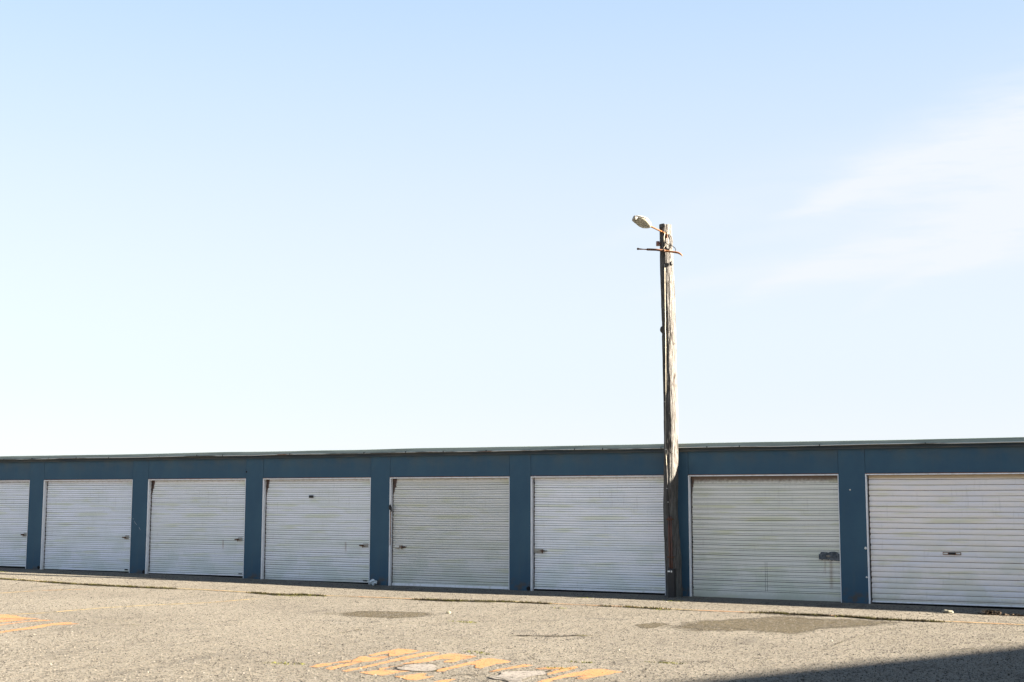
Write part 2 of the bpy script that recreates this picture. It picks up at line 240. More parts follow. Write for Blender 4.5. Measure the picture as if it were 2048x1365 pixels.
# ---------------------------------------------------------------- mesh helpers
def tag(o, label=None, cat=None, group=None, kind=None):
    if label: o['label'] = label
    if cat: o['category'] = cat
    if group: o['group'] = group
    if kind: o['kind'] = kind
    return o
def empty(name, loc, label, cat, group=None):
    o = bpy.data.objects.new(name, None); C.objects.link(o); o.location = loc; o.empty_display_size = .2
    return tag(o, label, cat, group)
def link(name, me, parent=None, loc=None):
    o = bpy.data.objects.new(name, me); C.objects.link(o)
    if parent: o.parent = parent
    if loc is not None: o.location = loc
    return o
class MB:
    def __init__(s): s.bm = bmesh.new()
    def box(s, x0, x1, y0, y1, z0, z1, bev=0, mi=0, rot=None):
        g = bmesh.ops.create_cube(s.bm, size=1)
        vs = g['verts']; bmesh.ops.scale(s.bm, vec=(x1-x0, y1-y0, z1-z0), verts=vs)
        bmesh.ops.translate(s.bm, vec=((x0+x1)/2, (y0+y1)/2, (z0+z1)/2), verts=vs)
        fs = list({f for v in vs for f in v.link_faces})
        for f in fs: f.material_index = mi
        if bev: bmesh.ops.bevel(s.bm, geom=list({e for f in fs for e in f.edges}), offset=bev, segments=2, affect='EDGES', profile=.6)
        return s
    def tube(s, pts, r, n=8, mi=0, cap=True):
        pts = [Vector(p) for p in pts]; rs = r if isinstance(r, (list, tuple)) else [r]*len(pts); rings = []
        for i, p in enumerate(pts):
            t = (pts[min(i+1, len(pts)-1)] - pts[max(i-1, 0)]).normalized()
            a = t.cross(Vector((0, 0, 1)) if abs(t.z) < .9 else Vector((1, 0, 0))).normalized(); b_ = t.cross(a)
            rings.append([s.bm.verts.new(p + (a*math.cos(j*2*math.pi/n) + b_*math.sin(j*2*math.pi/n))*rs[i]) for j in range(n)])
        for i in range(len(rings)-1):
            for j in range(n):
                f = s.bm.faces.new((rings[i][j], rings[i][(j+1) % n], rings[i+1][(j+1) % n], rings[i+1][j])); f.material_index = mi; f.smooth = True
        if cap:
            for rg in (rings[0], rings[-1]):
                f = s.bm.faces.new(rg); f.material_index = mi
        return s
    def poly(s, pts, z):      # flat polygon sheet draped on the ground, z above it
        vs = [s.bm.verts.new((x, y, gz(x, y) + z)) for x, y in pts]
        es = [s.bm.edges.new((vs[i], vs[(i+1) % len(vs)])) for i in range(len(vs))]
        bmesh.ops.triangle_fill(s.bm, use_beauty=True, edges=es, use_dissolve=False)
        return s
    def build(s, name, mats, parent=None, loc=None, recalc=True):
        if recalc: bmesh.ops.recalc_face_normals(s.bm, faces=s.bm.faces)
        me = bpy.data.meshes.new(name); s.bm.to_mesh(me); s.bm.free()
        for m_ in (mats if isinstance(mats, (list, tuple)) else [mats]): me.materials.append(m_)
        return link(name, me, parent, loc)

GS = -.0061
def gz(x, y):
    return GS*min(max(x, -40), 40) - .035*math.exp(-((x-.5)/3.5)**2)/(1+math.exp(-(y+6.5)*1.5))
def frac(pts, n, amp):    # rough up a polyline
    out = []
    for i in range(len(pts)-1):
        (x0, y0), (x1, y1) = pts[i], pts[i+1]; L_ = math.hypot(x1-x0, y1-y0); k_ = max(1, int(L_/n))
        for j in range(k_):
            t = j/k_; out.append((x0+(x1-x0)*t + random.uniform(-amp, amp)*(j > 0), y0+(y1-y0)*t + random.uniform(-amp, amp)*(j > 0)))
    out.append(pts[-1]); return out

# ---------------------------------------------------------------- ground
def axis(lo, hi, a, b_, st):
    mid = list(np.arange(a, b_, st)); L_, H_ = [], []
    x = a; d_ = st
    while x > lo: d_ *= 1.5; x -= d_; L_.append(max(x, lo))
    x = mid[-1]; d_ = st
    while x < hi: d_ *= 1.5; x += d_; H_.append(min(x, hi))
    return L_[::-1] + mid + H_
xs = axis(-600, 600, -14, 20, .4); ys = axis(-400, 600, -16, 2, .4)
me = bpy.data.meshes.new('ground'); nx, ny = len(xs), len(ys)
me.from_pydata([(x, y, gz(x, y)) for y in ys for x in xs], [], [(j*nx+i, j*nx+i+1, (j+1)*nx+i+1, (j+1)*nx+i) for j in range(ny-1) for i in range(nx-1)])
me.materials.append(M['ground']); me.polygons.foreach_set('use_smooth', [True]*len(me.polygons))
tag(link('ground', me), kind='structure')

# loose stone chips of the worn chip seal
def chips():
    P = []
    cx, cy = 14.36, -22.95
    while len(P) < 150000:
        a = rng.uniform(-50, -3, 4000); dd = 11 + 21*rng.uniform(0, 1, 4000)**1.15
        x = cx + dd*np.sin(np.radians(a)); y = cy + dd*np.cos(np.radians(a))
        for i in range(4000):
            if y[i] < -.25: P.append((x[i], y[i]))
    P = np.array(P[:150000]); n = len(P)
    base = np.array([(1,0,0),(0,1,0),(-1,0,0),(0,-1,0),(0,0,1),(0,0,-.5)], float)
    tri = np.array([(0,1,4),(1,2,4),(2,3,4),(3,0,4),(1,0,5),(2,1,5),(3,2,5),(0,3,5)])
    r = np.exp(rng.normal(math.log(.0052), .33, n)); th = rng.uniform(0, 6.28, n)
    V = base[None]*(1 + rng.uniform(-.35, .35, (n, 6, 3)))
    V[..., 2] *= .62
    x = V[..., 0]*np.cos(th)[:, None] - V[..., 1]*np.sin(th)[:, None]; y = V[..., 0]*np.sin(th)[:, None] + V[..., 1]*np.cos(th)[:, None]
    V = np.stack([x, y, V[..., 2]], -1)*r[:, None, None]
    z0 = np.array([gz(a, b_) for a, b_ in P])
    V += np.concatenate([P, (z0 + r*.15)[:, None]], 1)[:, None, :]
    F = (tri[None] + 6*np.arange(n)[:, None, None]).reshape(-1, 3)
    me = bpy.data.meshes.new('gravel'); me.from_pydata(V.reshape(-1, 3).tolist(), [], F.tolist()); me.materials.append(M['chips'])
    tag(link('gravel', me), 'loose stone chips scattered over the worn asphalt', 'gravel', kind='stuff')
chips()

# ---------------------------------------------------------------- markings, patches, cracks
def sheet(name, polys, mt, z, label=None, n=.06, amp=.012):
    b_ = MB()
    for p in polys: b_.poly(frac(list(p) + [p[0]], n, amp)[:-1], z)
    o = b_.build(name, mt, recalc=False)
    for f in o.data.polygons: pass
    return o
def up(o):
    bm = bmesh.new(); bm.from_mesh(o.data)
    for f in bm.faces:
        f.normal_update()
        if f.normal.z < 0: f.normal_flip()
    bm.to_mesh(o.data); bm.free(); return o
tag(up(sheet('painted_marking', PAINT, M['orange'], .004)), kind='structure')
tag(up(sheet('painted_marking', PAINTL, M['orange'], .004)), kind='structure')
for p in CONC: tag(up(sheet('concrete_patch', [p], M['concrete'], .008, amp=.02)), kind='structure')
def stain(pts, grow=1.25):
    cx = sum(p[0] for p in pts)/len(pts); cy = sum(p[1] for p in pts)/len(pts)
    b_ = MB(); lay = b_.bm.verts.layers.float.new('edge')
    rings = []
    for t in (grow, 1.0, .8, .5, .2):
        rg = []
        for x, y in frac(list(pts) + [pts[0]], .25, .03)[:-1]:
            X_, Y_ = cx+(x-cx)*t, cy+(y-cy)*t
            v = b_.bm.verts.new((X_, Y_, gz(X_, Y_)+.002)); v[lay] = (0 if t == grow else .55 if t == 1 else 1); rg.append(v)
        if rings and len(rg) != len(rings[0]): rg = None
        rings.append(rg)
    return b_, rings, lay
for pts in STAIN:
    ring0 = frac(list(pts) + [pts[0]], .25, .03)[:-1]; n_ = len(ring0)
    cx = sum(p[0] for p in pts)/len(pts); cy = sum(p[1] for p in pts)/len(pts)
    V, E_ = [], []
    for t, e in ((1.3, 0), (1.0, .55), (.8, 1), (.45, 1), (.02, 1)):
        for x, y in ring0:
            X_, Y_ = cx+(x-cx)*t, cy+(y-cy)*t; V.append((X_, Y_, gz(X_, Y_)+.002)); E_.append(e)
    F = [(r_*n_+i, r_*n_+(i+1) % n_, (r_+1)*n_+(i+1) % n_, (r_+1)*n_+i) for r_ in range(4) for i in range(n_)]
    me = bpy.data.meshes.new('oil_stain'); me.from_pydata(V, [], F); a_ = me.attributes.new('edge', 'FLOAT', 'POINT'); a_.data.foreach_set('value', E_)
    me.materials.append(M['stain']); tag(up(link('dark_stain', me)), kind='structure')
def ribbon(b_, pts, wid, z, n=.08, amp=.012, vary=.6):
    P = frac(pts, n, amp); L_, R_ = [], []
    for i, (x, y) in enumerate(P):
        x0, y0 = P[max(i-1, 0)]; x1, y1 = P[min(i+1, len(P)-1)]; l = math.hypot(x1-x0, y1-y0) or 1
        ww = (wid(x, y) if callable(wid) else wid)*random.uniform(1-vary, 1+vary)*.5
        if i in (0, len(P)-1) and not callable(wid): ww *= .2
        nxn, nyn = -(y1-y0)/l*ww, (x1-x0)/l*ww
        L_.append(b_.bm.verts.new((x+nxn, y+nyn, gz(x, y)+z))); R_.append(b_.bm.verts.new((x-nxn, y-nyn, gz(x, y)+z)))
    for i in range(len(P)-1): b_.bm.faces.new((L_[i], R_[i], R_[i+1], L_[i+1]))
b_ = MB()
for i_, c_ in enumerate(CRACKS): ribbon(b_, c_, {5: .012, 6: .05, 10: .018, 6: .10, 14: .03, 19: .012}.get(i_, .03), .009)
# strength of the slab joint along its length: heavy where weeds and dirt have opened it
HEAVY = [(-5.4, -2.6, .24), (-.9, .6, .26), (2.4, 4.1, .28), (4.1, 5.0, .14), (5.8, 6.9, .10), (8.3, 9.7, .28), (9.7, 11.1, .24), (-7.5, -5.4, .10)]
def jw(x, y):
    w_ = .065
    for a, b2, v in HEAVY:
        if a-.3 < x < b2+.3: w_ = max(w_, v*min(1, max(0, (min(x-a, b2-x)+.3)/.6)))
    return w_
ribbon(b_, JOINT, jw, .010)
tag(up(b_.build('pavement_cracks', M['crack'], recalc=False)), kind='structure')
b_ = MB(); ribbon(b_, [(x, y+.13) for x, y in JOINT], .075, .005, n=.3, amp=.008, vary=.2)
tag(up(b_.build('painted_line', M['yellow'], recalc=False)), kind='structure')
for l_ in (LINE1, LINE2):
    b_ = MB(); ribbon(b_, [(x, y) for x, y in l_], .07, .004, n=.4, amp=.004, vary=.1)
    tag(up(b_.build('painted_line', M['yellow'], recalc=False)), kind='structure')
def tufts(name, spots, mt, label, hgt=(.004, .020), n=34, rad=.12, cat='moss'):
    V, F = [], []
    for x, y in spots:
        for _ in range(n):
            a = random.uniform(0, 6.28); r_ = rad*random.random()**.6; px, py = x+math.cos(a)*r_*1.5, y+math.sin(a)*r_*.5
            z = gz(px, py); hh = random.uniform(*hgt); t = random.uniform(0, 6.28); ww = random.uniform(.004, .010)
            i = len(V); V += [(px-ww*math.cos(t), py-ww*math.sin(t), z), (px+ww*math.cos(t), py+ww*math.sin(t), z), (px+random.uniform(-.02, .02), py+random.uniform(-.02, .02), z+hh)]
            F.append((i, i+1, i+2))
    me = bpy.data.meshes.new(name); me.from_pydata(V, [], F); me.materials.append(mt)
    return tag(link(name, me), label, cat, kind='stuff')
tufts('moss', MOSS, M['moss'], 'yellow green moss and tiny weeds growing in the asphalt cracks')
js = []
for a, b2, v in HEAVY:
    for _ in range(int((b2-a)*v*150)):
        x = random.uniform(a, b2); i = max(j for j in range(len(JOINT)-1) if JOINT[j][0] <= x); t = (x-JOINT[i][0])/(JOINT[i+1][0]-JOINT[i][0])
        js.append((x, JOINT[i][1]*(1-t)+JOINT[i+1][1]*t))
M['litter'] = simple('dead_leaf_litter', (0.01584, 0.01224, 0.0072), (0.0432, 0.04032, 0.0108), 6, 1, .1)
tufts('leaf_litter', js, M['litter'], 'dark dirt and dead weeds collected along the pavement joint', (.010, .045), 26, .08, 'leaf litter')

# ---------------------------------------------------------------- the row of garages
D, P_, HD = 2.688, .451, 2.098
MOD = D + P_
RD = .085      # how far the shutters sit back from the wall face
K0, K1 = 0, 14  # garages built (five whole ones, and the pair cut by the frame, show in the photograph)
XL, XR = (K0-5)*MOD-P_, (K1-5)*MOD+D+P_
row = empty('garage_row', (XL, 0, 0), 'long low row of dark blue lock-up garages with white roller shutters', 'garages')
OX = -XL
def gloc(x, y, z): return (x+OX, y, z)
TOPB = 2.525   # top of blue panels
def gx(x): return gz(x, 0)
for k_ in range(K0, K1+2):          # pillars
    x0 = (k_-5)*MOD-P_; x1 = x0+P_
    b_ = MB(); b_.box(0, P_, 0, .26, -.25, TOPB, .004)
    o = b_.build('pillar', M['blue'], row, gloc(x0, 0, 0))
for k_ in range(K0, K1+1):
    x0 = (k_-5)*MOD
    b_ = MB(); b_.box(.004, D-.004, .002, .26, HD+.012, TOPB, .003)
    b_.build('lintel_panel', M['blue'], row, gloc(x0, 0, 0))
b_ = MB()
b_.box(XL+OX-.1, XR+OX+.1, -.028, .26, TOPB, 2.592, .004); b_.box(XL+OX-.1, XR+OX+.1, -.045, -.026, TOPB-.006, TOPB+.016, .003)
b_.build('fascia_board', M['fascia'], row)
# roof flashing: slightly uneven upper edge
V, F = [], []; nseg = 160
for i in range(nseg+1):
    x = XL-.15 + (XR-XL+.3)*i/nseg
    zt = 2.664 + .004*math.sin(x*1.1) + .004*noise.noise(Vector((x*.8, 0, 0))) + (.004 if -2 < x < 6 else 0)
    yf = -.075 + .004*noise.noise(Vector((x*1.3, 5, 0)))
    V += [(x+OX, yf+.01, 2.590), (x+OX, yf, 2.600), (x+OX, yf, zt-.006), (x+OX, yf+.008, zt), (x+OX, .3, zt+.01), (x+OX, .3, 2.590)]
for i in range(nseg):
    for j in range(6): F.append((i*6+j, (i+1)*6+j, (i+1)*6+(j+1) % 6, i*6+(j+1) % 6))
me = bpy.data.meshes.new('roof_flashing'); me.from_pydata(V, [], F); me.materials.append(M['flash']); link('roof_flashing', me, row)
M['sheet'] = simple('roof_sheet_iron', (.25, .28, .27), (.15, .16, .15), 3, .5, .4, .3)
V, F = [], []; n_ = int((XR-XL)/.038)
for i in range(n_+1):
    x = XL+(XR-XL)*i/n_; z = 2.650+.008*math.sin(i*math.pi/2)
    V += [(x+OX, .305, z), (x+OX, 5.9, z-.16)]
    if i: F.append((2*i-2, 2*i, 2*i+1, 2*i-1))
me = bpy.data.meshes.new('roof'); me.from_pydata(V, [], F); me.materials.append(M['sheet']); link('roof', me, row)
b_ = MB(); b_.box(XL+OX, XL+OX+.2, .262, 5.8, -.3, 2.47); b_.box(XR+OX-.2, XR+OX, .262, 5.8, -.3, 2.47); b_.box(XL+OX+.2, XR+OX-.2, 5.6, 5.8, -.3, 2.45)
b_.build('wall', M['blue'], row)
# thin pale wire clipped along the eave
b_ = MB(); pts = []
x = XL
while x < XR:
    pts.append((x+OX, -.088, 2.590 + .005*noise.noise(Vector((x*1.7, 2, 0))) + .004*math.sin(x*2.1))); x += .12
b_.tube(pts, .009, 6); b_.build('eave_wire', M['wire'], row)
x = XL+.2
while x < XR-.2:
    b_ = MB(); z = random.uniform(-.004, .004); b_.box(-.009, .009, -.009, .014, -.014, .018, .002)
    b_.build('wire_clip', M['fascia'], row, gloc(x, -.090, 2.592+z)); x += random.uniform(.5, 1.9)

def shutter(k_, mats, pitch, style, seed, gap=.02, flat=.03):
    q2 = .34 if k_ == 7 else .46
    x0 = (k_-5)*MOD; rnd = random.Random(seed)
    zb = gx(x0+D/2)+gap; ox, ex = .040, .014            # curtain starts after jamb + guide
    # profile: list of (z, y, material)
    prof = [(zb, 0, 0), (zb+flat, 0, 0)]; z = zb+flat; top = HD-.004
    while z < top-pitch:
        if style == 'double':
            g = .0065
            for (dz, y, mi) in ((.001, .013, 1), (g, .013, 1), (g+.001, -.002, 1), (pitch*q2, -.002, 0), (pitch*q2+.001, .008, 1), (pitch*q2+g*.7, .008, 1), (pitch*q2+g*.7+.001, 0, 1), (pitch*.66, 0, 0), (pitch-.0005, 0, 0)):
                prof.append((z+dz, y, mi))
        else:
            for (dz, y, mi) in ((.002, .007, 1), (.006, .007, 1), (.008, -.002, 1), (pitch*.38, -.005, 0), (pitch*.62, -.005, 0), (pitch-.001, 0, 0)):
                prof.append((z+dz, y, mi))
        z += pitch*rnd.uniform(.975, 1.02)
    prof.append((top, 0, 0))
    nxs = 26; V, F, MI, SM = [], [], [], []
    for i in range(nxs+1):
        u = i/nxs; x = ox+(D-ex-ox)*u
        for (pz, py, mi) in prof:
            sag = -.005*math.sin(u*math.pi)*(.3+pz/2.2) + .003*noise.noise(Vector((x*1.2, pz*1.4, seed*3.1)))
            bow = .016*noise.noise(Vector((x*.9, pz*.8, seed*5.7))) + .004*noise.noise(Vector((x*3, pz*3, seed*2.2)))
            V.append((x, RD+py+bow, pz + (sag if zb+.06 < pz < top-.05 else 0)))
    m_ = len(prof)
    for i in range(nxs):
        for j in range(m_-1): F.append((i*m_+j, (i+1)*m_+j, (i+1)*m_+j+1, i*m_+j+1)); MI.append(prof[j+1][2] if prof[j+1][2] == prof[j][2] or prof[j+1][2] else 0)
    me = bpy.data.meshes.new('roller_shutter'); me.from_pydata(V, [], F)
    for m2 in mats: me.materials.append(m2)
    me.polygons.foreach_set('material_index', MI)
    o = link('roller_shutter', me, row, gloc(x0, 0, 0)); prof_end = prof
    # white frame: jamb faces, reveals and head, with the dark guide channel beside the left jamb
    f = MB(); zf = gx(x0)-.03
    f.box(0.0005, .019, -.004, RD+.03, zf+.025, HD, .002); f.box(D-.012, D-.0005, -.004, RD+.03, gx(x0+D)-.01, HD, .002); f.box(.0195, D-.0125, -.003, .012, HD-.020, HD, .001)
    f.build('frame', M['white'], o)
    f = MB(); f.box(.0195, .0385, RD+.006, RD+.03, zf+.03, HD-.017)
    z = zf+.08
    while z < HD-.1:
        f.box(.030, .0385+rnd.uniform(.002, .010), RD-.012, RD+.004, z, z+pitch*.4); z += pitch
    f.build('guide_channel', M['guide'], o)
    f = MB(); f.box(.001, D-.001, -.0065, .10, HD+.0005, HD+.0115); f.build('head_angle', M['rusthead'], o)
    f = MB(); f.box(.02, D-.013, RD+.05, RD+.06, -.3, HD-.002); f.build('inner_shadow_board', M['dark'], o)
    return o, zb
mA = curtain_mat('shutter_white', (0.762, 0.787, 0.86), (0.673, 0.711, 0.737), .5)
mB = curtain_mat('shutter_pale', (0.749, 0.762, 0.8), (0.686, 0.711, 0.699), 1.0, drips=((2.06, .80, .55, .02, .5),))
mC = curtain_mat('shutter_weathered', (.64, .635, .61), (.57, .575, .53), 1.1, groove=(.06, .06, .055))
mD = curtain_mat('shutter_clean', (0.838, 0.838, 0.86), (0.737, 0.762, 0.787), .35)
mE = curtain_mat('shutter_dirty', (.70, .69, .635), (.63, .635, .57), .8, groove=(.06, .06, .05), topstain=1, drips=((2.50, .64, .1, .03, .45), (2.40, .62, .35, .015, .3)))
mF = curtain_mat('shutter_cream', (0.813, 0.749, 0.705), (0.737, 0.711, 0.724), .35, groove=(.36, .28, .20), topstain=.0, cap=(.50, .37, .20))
DO = {}
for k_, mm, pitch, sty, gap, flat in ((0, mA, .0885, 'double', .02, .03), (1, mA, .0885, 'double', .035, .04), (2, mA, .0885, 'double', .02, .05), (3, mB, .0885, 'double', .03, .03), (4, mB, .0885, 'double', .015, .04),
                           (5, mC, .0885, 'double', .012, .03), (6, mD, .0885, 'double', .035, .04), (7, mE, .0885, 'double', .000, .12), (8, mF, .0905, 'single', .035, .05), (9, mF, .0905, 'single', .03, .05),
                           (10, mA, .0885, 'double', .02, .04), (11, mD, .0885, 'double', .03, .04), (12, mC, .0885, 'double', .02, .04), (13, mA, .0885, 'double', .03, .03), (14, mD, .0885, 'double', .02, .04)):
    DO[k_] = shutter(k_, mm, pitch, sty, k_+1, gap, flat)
tag(DO[5][0], 'grey weathered shutter with white bottom rail'); tag(DO[7][0], 'dirty greenish shutter with dark torn patch by its right edge'); tag(DO[8][0], 'cream shutter with wider slats and a central handle')

def X(k_, x): return x-(k_-5)*MOD
def lockset(k_, x, z, side, rusty=True, plate=.11):      # plate + barrel + bolt on the shutter
    o = DO[k_][0]; lx = X(k_, x); s = side
    p = MB(); p.box(-plate/2, plate/2, -.006, 0, -.04, .04, .003); pl = p.build('lock_plate', M['steel'], o, (lx, RD-.012, z))
    p = MB(); p.tube([(0, 0, 0), (0, -.03, 0)], .016, 12); p.box(-.045, .045, -.040, -.028, -.008, .008, .003); p.tube([(.0, -.02, -.01), (.004, -.02, -.045)], .006, 6)
    p.build('handle', M['rust'], pl, (s*plate*.45, -.004, -.002))
    p = MB(); p.tube([(s*plate*.5, -.006, 0), (s*(plate*.5+.085), -.006, 0)], .008, 8); p.box(min(s*.09, s*.14)-.0, max(s*.09, s*.14), -.010, 0, -.012, .012, .002)
    p.build('bolt', M['rust'] if rusty else M['steel'], pl)
    return pl
lockset(1, -10.005, .84, -1); lockset(2, -6.90, .82, -1, plate=.10); lockset(3, -3.76, .82, -1); lockset(4, -.60, .74, -1, plate=.13)
lockset(5, .19, .728, 1, plate=.17); lockset(6, 3.27, .705, 1, False, .19)
p = MB(); p.box(-.045, .045, -.004, 0, -.02, .02, .002); p.build('pale_label', M['lightplate'], DO[5][0], (X(5, .15), RD-.020, .735))
p = MB(); p.box(-.055, .055, -.005, 0, -.026, .026, .003); p.build('name_plate', M['black'], DO[4][0], (X(4, -1.952), RD-.012, 1.72))
for k_, x in ((2, -6.89), (3, -3.73), (4, -.60)):
    p = MB(); p.box(-.045, .045, -.008, 0, -.012, .012, .002); p.build('floor_latch', M['black'], DO[k_][0], (X(k_, x), RD-.012, DO[k_][1]+.04))
# bottom rails
for k_, mt in ((5, 'white'), (3, 'white'), (6, 'white'), (8, 'white')):
    o, zb = DO[k_]; p = MB(); hgt = .045 if k_ == 5 else .022
    p.box(.041, D-.016, RD-.022, RD-.012, zb-.004, zb+hgt, .003); p.build('bottom_rail', M[mt], o)
# garage 5: stuck knob and old pipe on the left jamb
p = MB(); p.tube([(0, 0, .045), (0, -.014, .02), (.006, -.02, -.01), (.02, -.015, -.05), (.03, -.012, -.09)], [.012, .028, .034, .022, .009], 10); p.build('jamb_latch', M['black'], DO[5][0], (.026, -.006, 1.51))
p = MB(); p.tube([(0, 0, .70), (0, 0, 0)], .008, 8); p.build('jamb_rod', M['brass'], DO[5][0], (.030, -.008, .76))
# garage 7: torn dark sheet patched round the lock
b_ = MB(); N1 = 18; up_, lo_ = [], []
for i in range(N1+1):
    u = i/N1; x = .37*u
    zt = (.045+.030*math.sin(u*3.0)+.012*math.sin(u*11)+random.uniform(-.006, .006)) if u > .08 else .035
    zl = -.060-.045*max(0, u-.45)+random.uniform(-.008, .008)
    up_.append(b_.bm.verts.new((x, random.uniform(-.004, .002)-.004, zt))); lo_.append(b_.bm.verts.new((x, random.uniform(-.004, .002)-.004, zl)))
for i in range(N1): b_.bm.faces.new((lo_[i], lo_[i+1], up_[i+1], up_[i]))
g_ = bmesh.ops.extrude_face_region(b_.bm, geom=b_.bm.faces[:]); bmesh.ops.translate(b_.bm, vec=(0, -.004, 0), verts=[v for v in g_['geom'] if isinstance(v, bmesh.types.BMVert)])
tp = b_.build('torn_patch', M['tape'], DO[7][0], (D-.385, RD-.013, .71))
p = MB(); p.tube([(0, 0, 0), (0, -.028, 0)], .016, 12); p.box(-.035, .035, -.036, -.026, -.007, .007, .002); p.build('handle', M['steel'], tp, (.17, -.008, .005))
for dx in (0, .034):
    p = MB(); p.box(dx-.0018, dx+.0018, -.003, .004, .10, .60); p.build('seam', M['dark'], DO[7][0], (X(7, 7.635), RD-.006, -.01))
# garage 8: centre handle with pale wings
hd = MB(); hd.box(-.145, .145, -.006, 0, -.022, .022, .004); hh = hd.build('lock_plate', M['brass'], DO[8][0], (X(8, 10.769), RD-.012, .793))
p = MB(); p.box(-.055, .055, -.016, -.0065, -.018, .018, .004); p.tube([(-.05, -.02, 0), (.05, -.02, 0)], .007, 8); p.build('handle', M['black'], hh)
for s in (-1, 1):
    p = MB(); p.box(s*.10-.035, s*.10+.035, -.010, -.0065, -.011, .011, .002); p.build('pale_insert', M['lightplate'], hh)
# chipped corner plaster and scuffs
for x, z, s in ((9.404-.012, .857, .022), (9.407-.012, .378, .016), (9.157, 1.832, .012), (-3.578, 2.243, .02)):
    b_ = MB(); bmesh.ops.create_icosphere(b_.bm, subdivisions=2, radius=s)
    for v in b_.bm.verts: v.co *= random.uniform(.7, 1.2); v.co.y *= .25
    b_.build('paint_blob' if z < 2.2 else 'rust_spot', M['lightplate'] if z < 2.2 else M['dark'], row, gloc(x, -.002, z))
M['scratch'] = simple('bare_scratch', (.4, .43, .46), (.2, .25, .3), 30)
for (x, z, a, l) in ((-6.66, 1.19, -.8, .10), (-6.60, 1.13, -.7, .06), (-6.51, 1.06, -.95, .10), (-6.69, 1.24, -.5, .05)):
    b_ = MB(); b_.tube([(x+OX, -.001, z), (x+OX+l*.5*math.cos(a), -.002, z+l*.5*math.sin(a)+.004), (x+OX+l*math.cos(a), -.001, z+l*math.sin(a))], [.001, .005, .001], 5)
    b_.build('scratch', M['scratch'], row)
for k_ in (6, 2, 3):       # broken dark corner at the foot of a pillar
    b_ = MB(); bmesh.ops.create_icosphere(b_.bm, subdivisions=2, radius=.05)
    for v in b_.bm.verts: v.co *= random.uniform(.75, 1.2); v.co.y *= .3
    b_.build('broken_corner', M['dark'], row, gloc((k_-5)*MOD-.05, .004, gx((k_-5)*MOD)+.04))

# ---------------------------------------------------------------- lamp pole
px, py = 6.118, -.235
pole = empty('lamp_pole', (px-.070, py, gz(px, py)), 'old weathered grey timber pole with a small street lamp on top', 'lamp pole')
m, k, b = mat('weathered_timber', .95, .1)
c = k.coords((1, 1, .05)); c2 = k.coords((1, 1, .16))
n1 = k.noise(c, 60, 6, .75); n2 = k.noise(c2, 16, 5, .65, .5)
col = k.mix(k.ramp(n1, .40, .60), (.060, .055, .050), (.142, .134, .126))
col = k.mix(k.ramp(n2, .56, .66), col, (0.034, 0.029, 0.025))
col = k.mix(k.m('MULTIPLY', k.ramp(k.noise(k.coords(), 3, 4), .45, .7), .4), col, (.125, .120, .115))
zz = k.xyz(k.coords())[2]
gm_ = k.m('MULTIPLY', k.ramp(zz, 2.6, 1.2), k.ramp(k.noise(k.coords((1,1,.4)), 4, 4), .38, .62))
col = k.mix(k.m('MULTIPLY', gm_, .55), col, (.11, .12, .11))
k.put(b.inputs['Base Color'], col); bump(k, b, k.m('ADD', n1, k.m('MULTIPLY', n2, -1.6)), 1.0, .035); M['timber'] = m
prof = POLE[::-1]
def pprof(z):
    if z <= prof[0][2]: return prof[0]
    for i in range(len(prof)-1):
        if prof[i][2] <= z <= prof[i+1][2]:
            t = (z-prof[i][2])/(prof[i+1][2]-prof[i][2]); t = t*t*(3-2*t)
            return tuple(prof[i][j]*(1-t)+prof[i+1][j]*t for j in (0, 1))
    return prof[-1]
seg = 110; V, F = [], []; zs = list(np.linspace(-.25, 6.64, 300)); z0p = gz(px, py)
for z in zs:
    l, r = pprof(z)[:2]
    if 4.6 < z < 4.87: l = 5.981
    cx, rr = (l+r)/2, (r-l)/2
    for j in range(seg):
        a = j*2*math.pi/seg; ca, sa = math.cos(a), math.sin(a)
        g = noise.noise(Vector((ca*5.5, sa*5.5, z*.42))); g2 = noise.noise(Vector((ca*14, sa*14, z*.9+7)))
        g3 = noise.noise(Vector((ca*26, sa*26, z*1.3+3)))
        d_ = 1 + .05*g - .075*max(0, .12-abs(g2))*8 - .03*max(0, .15-abs(g3))*6 + .03*noise.noise(Vector((ca*1.5, sa*1.5, z*1.6))) + .012*noise.noise(Vector((ca*6, sa*6, z*9)))
        V.append((cx+ca*rr*d_-px, sa*rr*d_, z-z0p))
for i in range(len(zs)-1):
    for j in range(seg): F.append((i*seg+j, i*seg+(j+1) % seg, (i+1)*seg+(j+1) % seg, (i+1)*seg+j))
# chipped, uneven cut top
top = len(V); V.append((6.066-px, 0, 6.64-z0p))
F += [((len(zs)-1)*seg+j, (len(zs)-1)*seg+(j+1) % seg, top) for j in range(seg)]
for j in range(seg):
    i = (len(zs)-1)*seg+j; V[i] = (V[i][0], V[i][1], V[i][2] + .018*noise.noise(Vector((V[i][0]*20, V[i][1]*20, 1))))
me = bpy.data.meshes.new('pole'); me.from_pydata(V, [], F); me.materials.append(M['timber']); me.polygons.foreach_set('use_smooth', [True]*len(me.polygons)); shaft = link('pole', me, pole)
def kn(x, y, z, r_, sc, name='knot', mt='timber'):
    b_ = MB(); bmesh.ops.create_icosphere(b_.bm, subdivisions=3, radius=r_)
    for v in b_.bm.verts: v.co *= 1+.25*noise.noise(v.co*18/max(r_, .01)*.05+Vector((x, y, z))); v.co.x *= sc[0]; v.co.y *= sc[1]; v.co.z *= sc[2]
    for f in b_.bm.faces: f.smooth = True
    return b_.build(name, M[mt], shaft, (x-px, y-py, z-z0p))
kn(5.985, -.255, 4.72, .05, (.8, 1, 1.5))
def PL(pts): return [(x-px, y+.42, z+.036-z0p) for x, y, z in pts]
def PS(pts): return [(x-px, y-py, z-z0p) for x, y, z in pts]
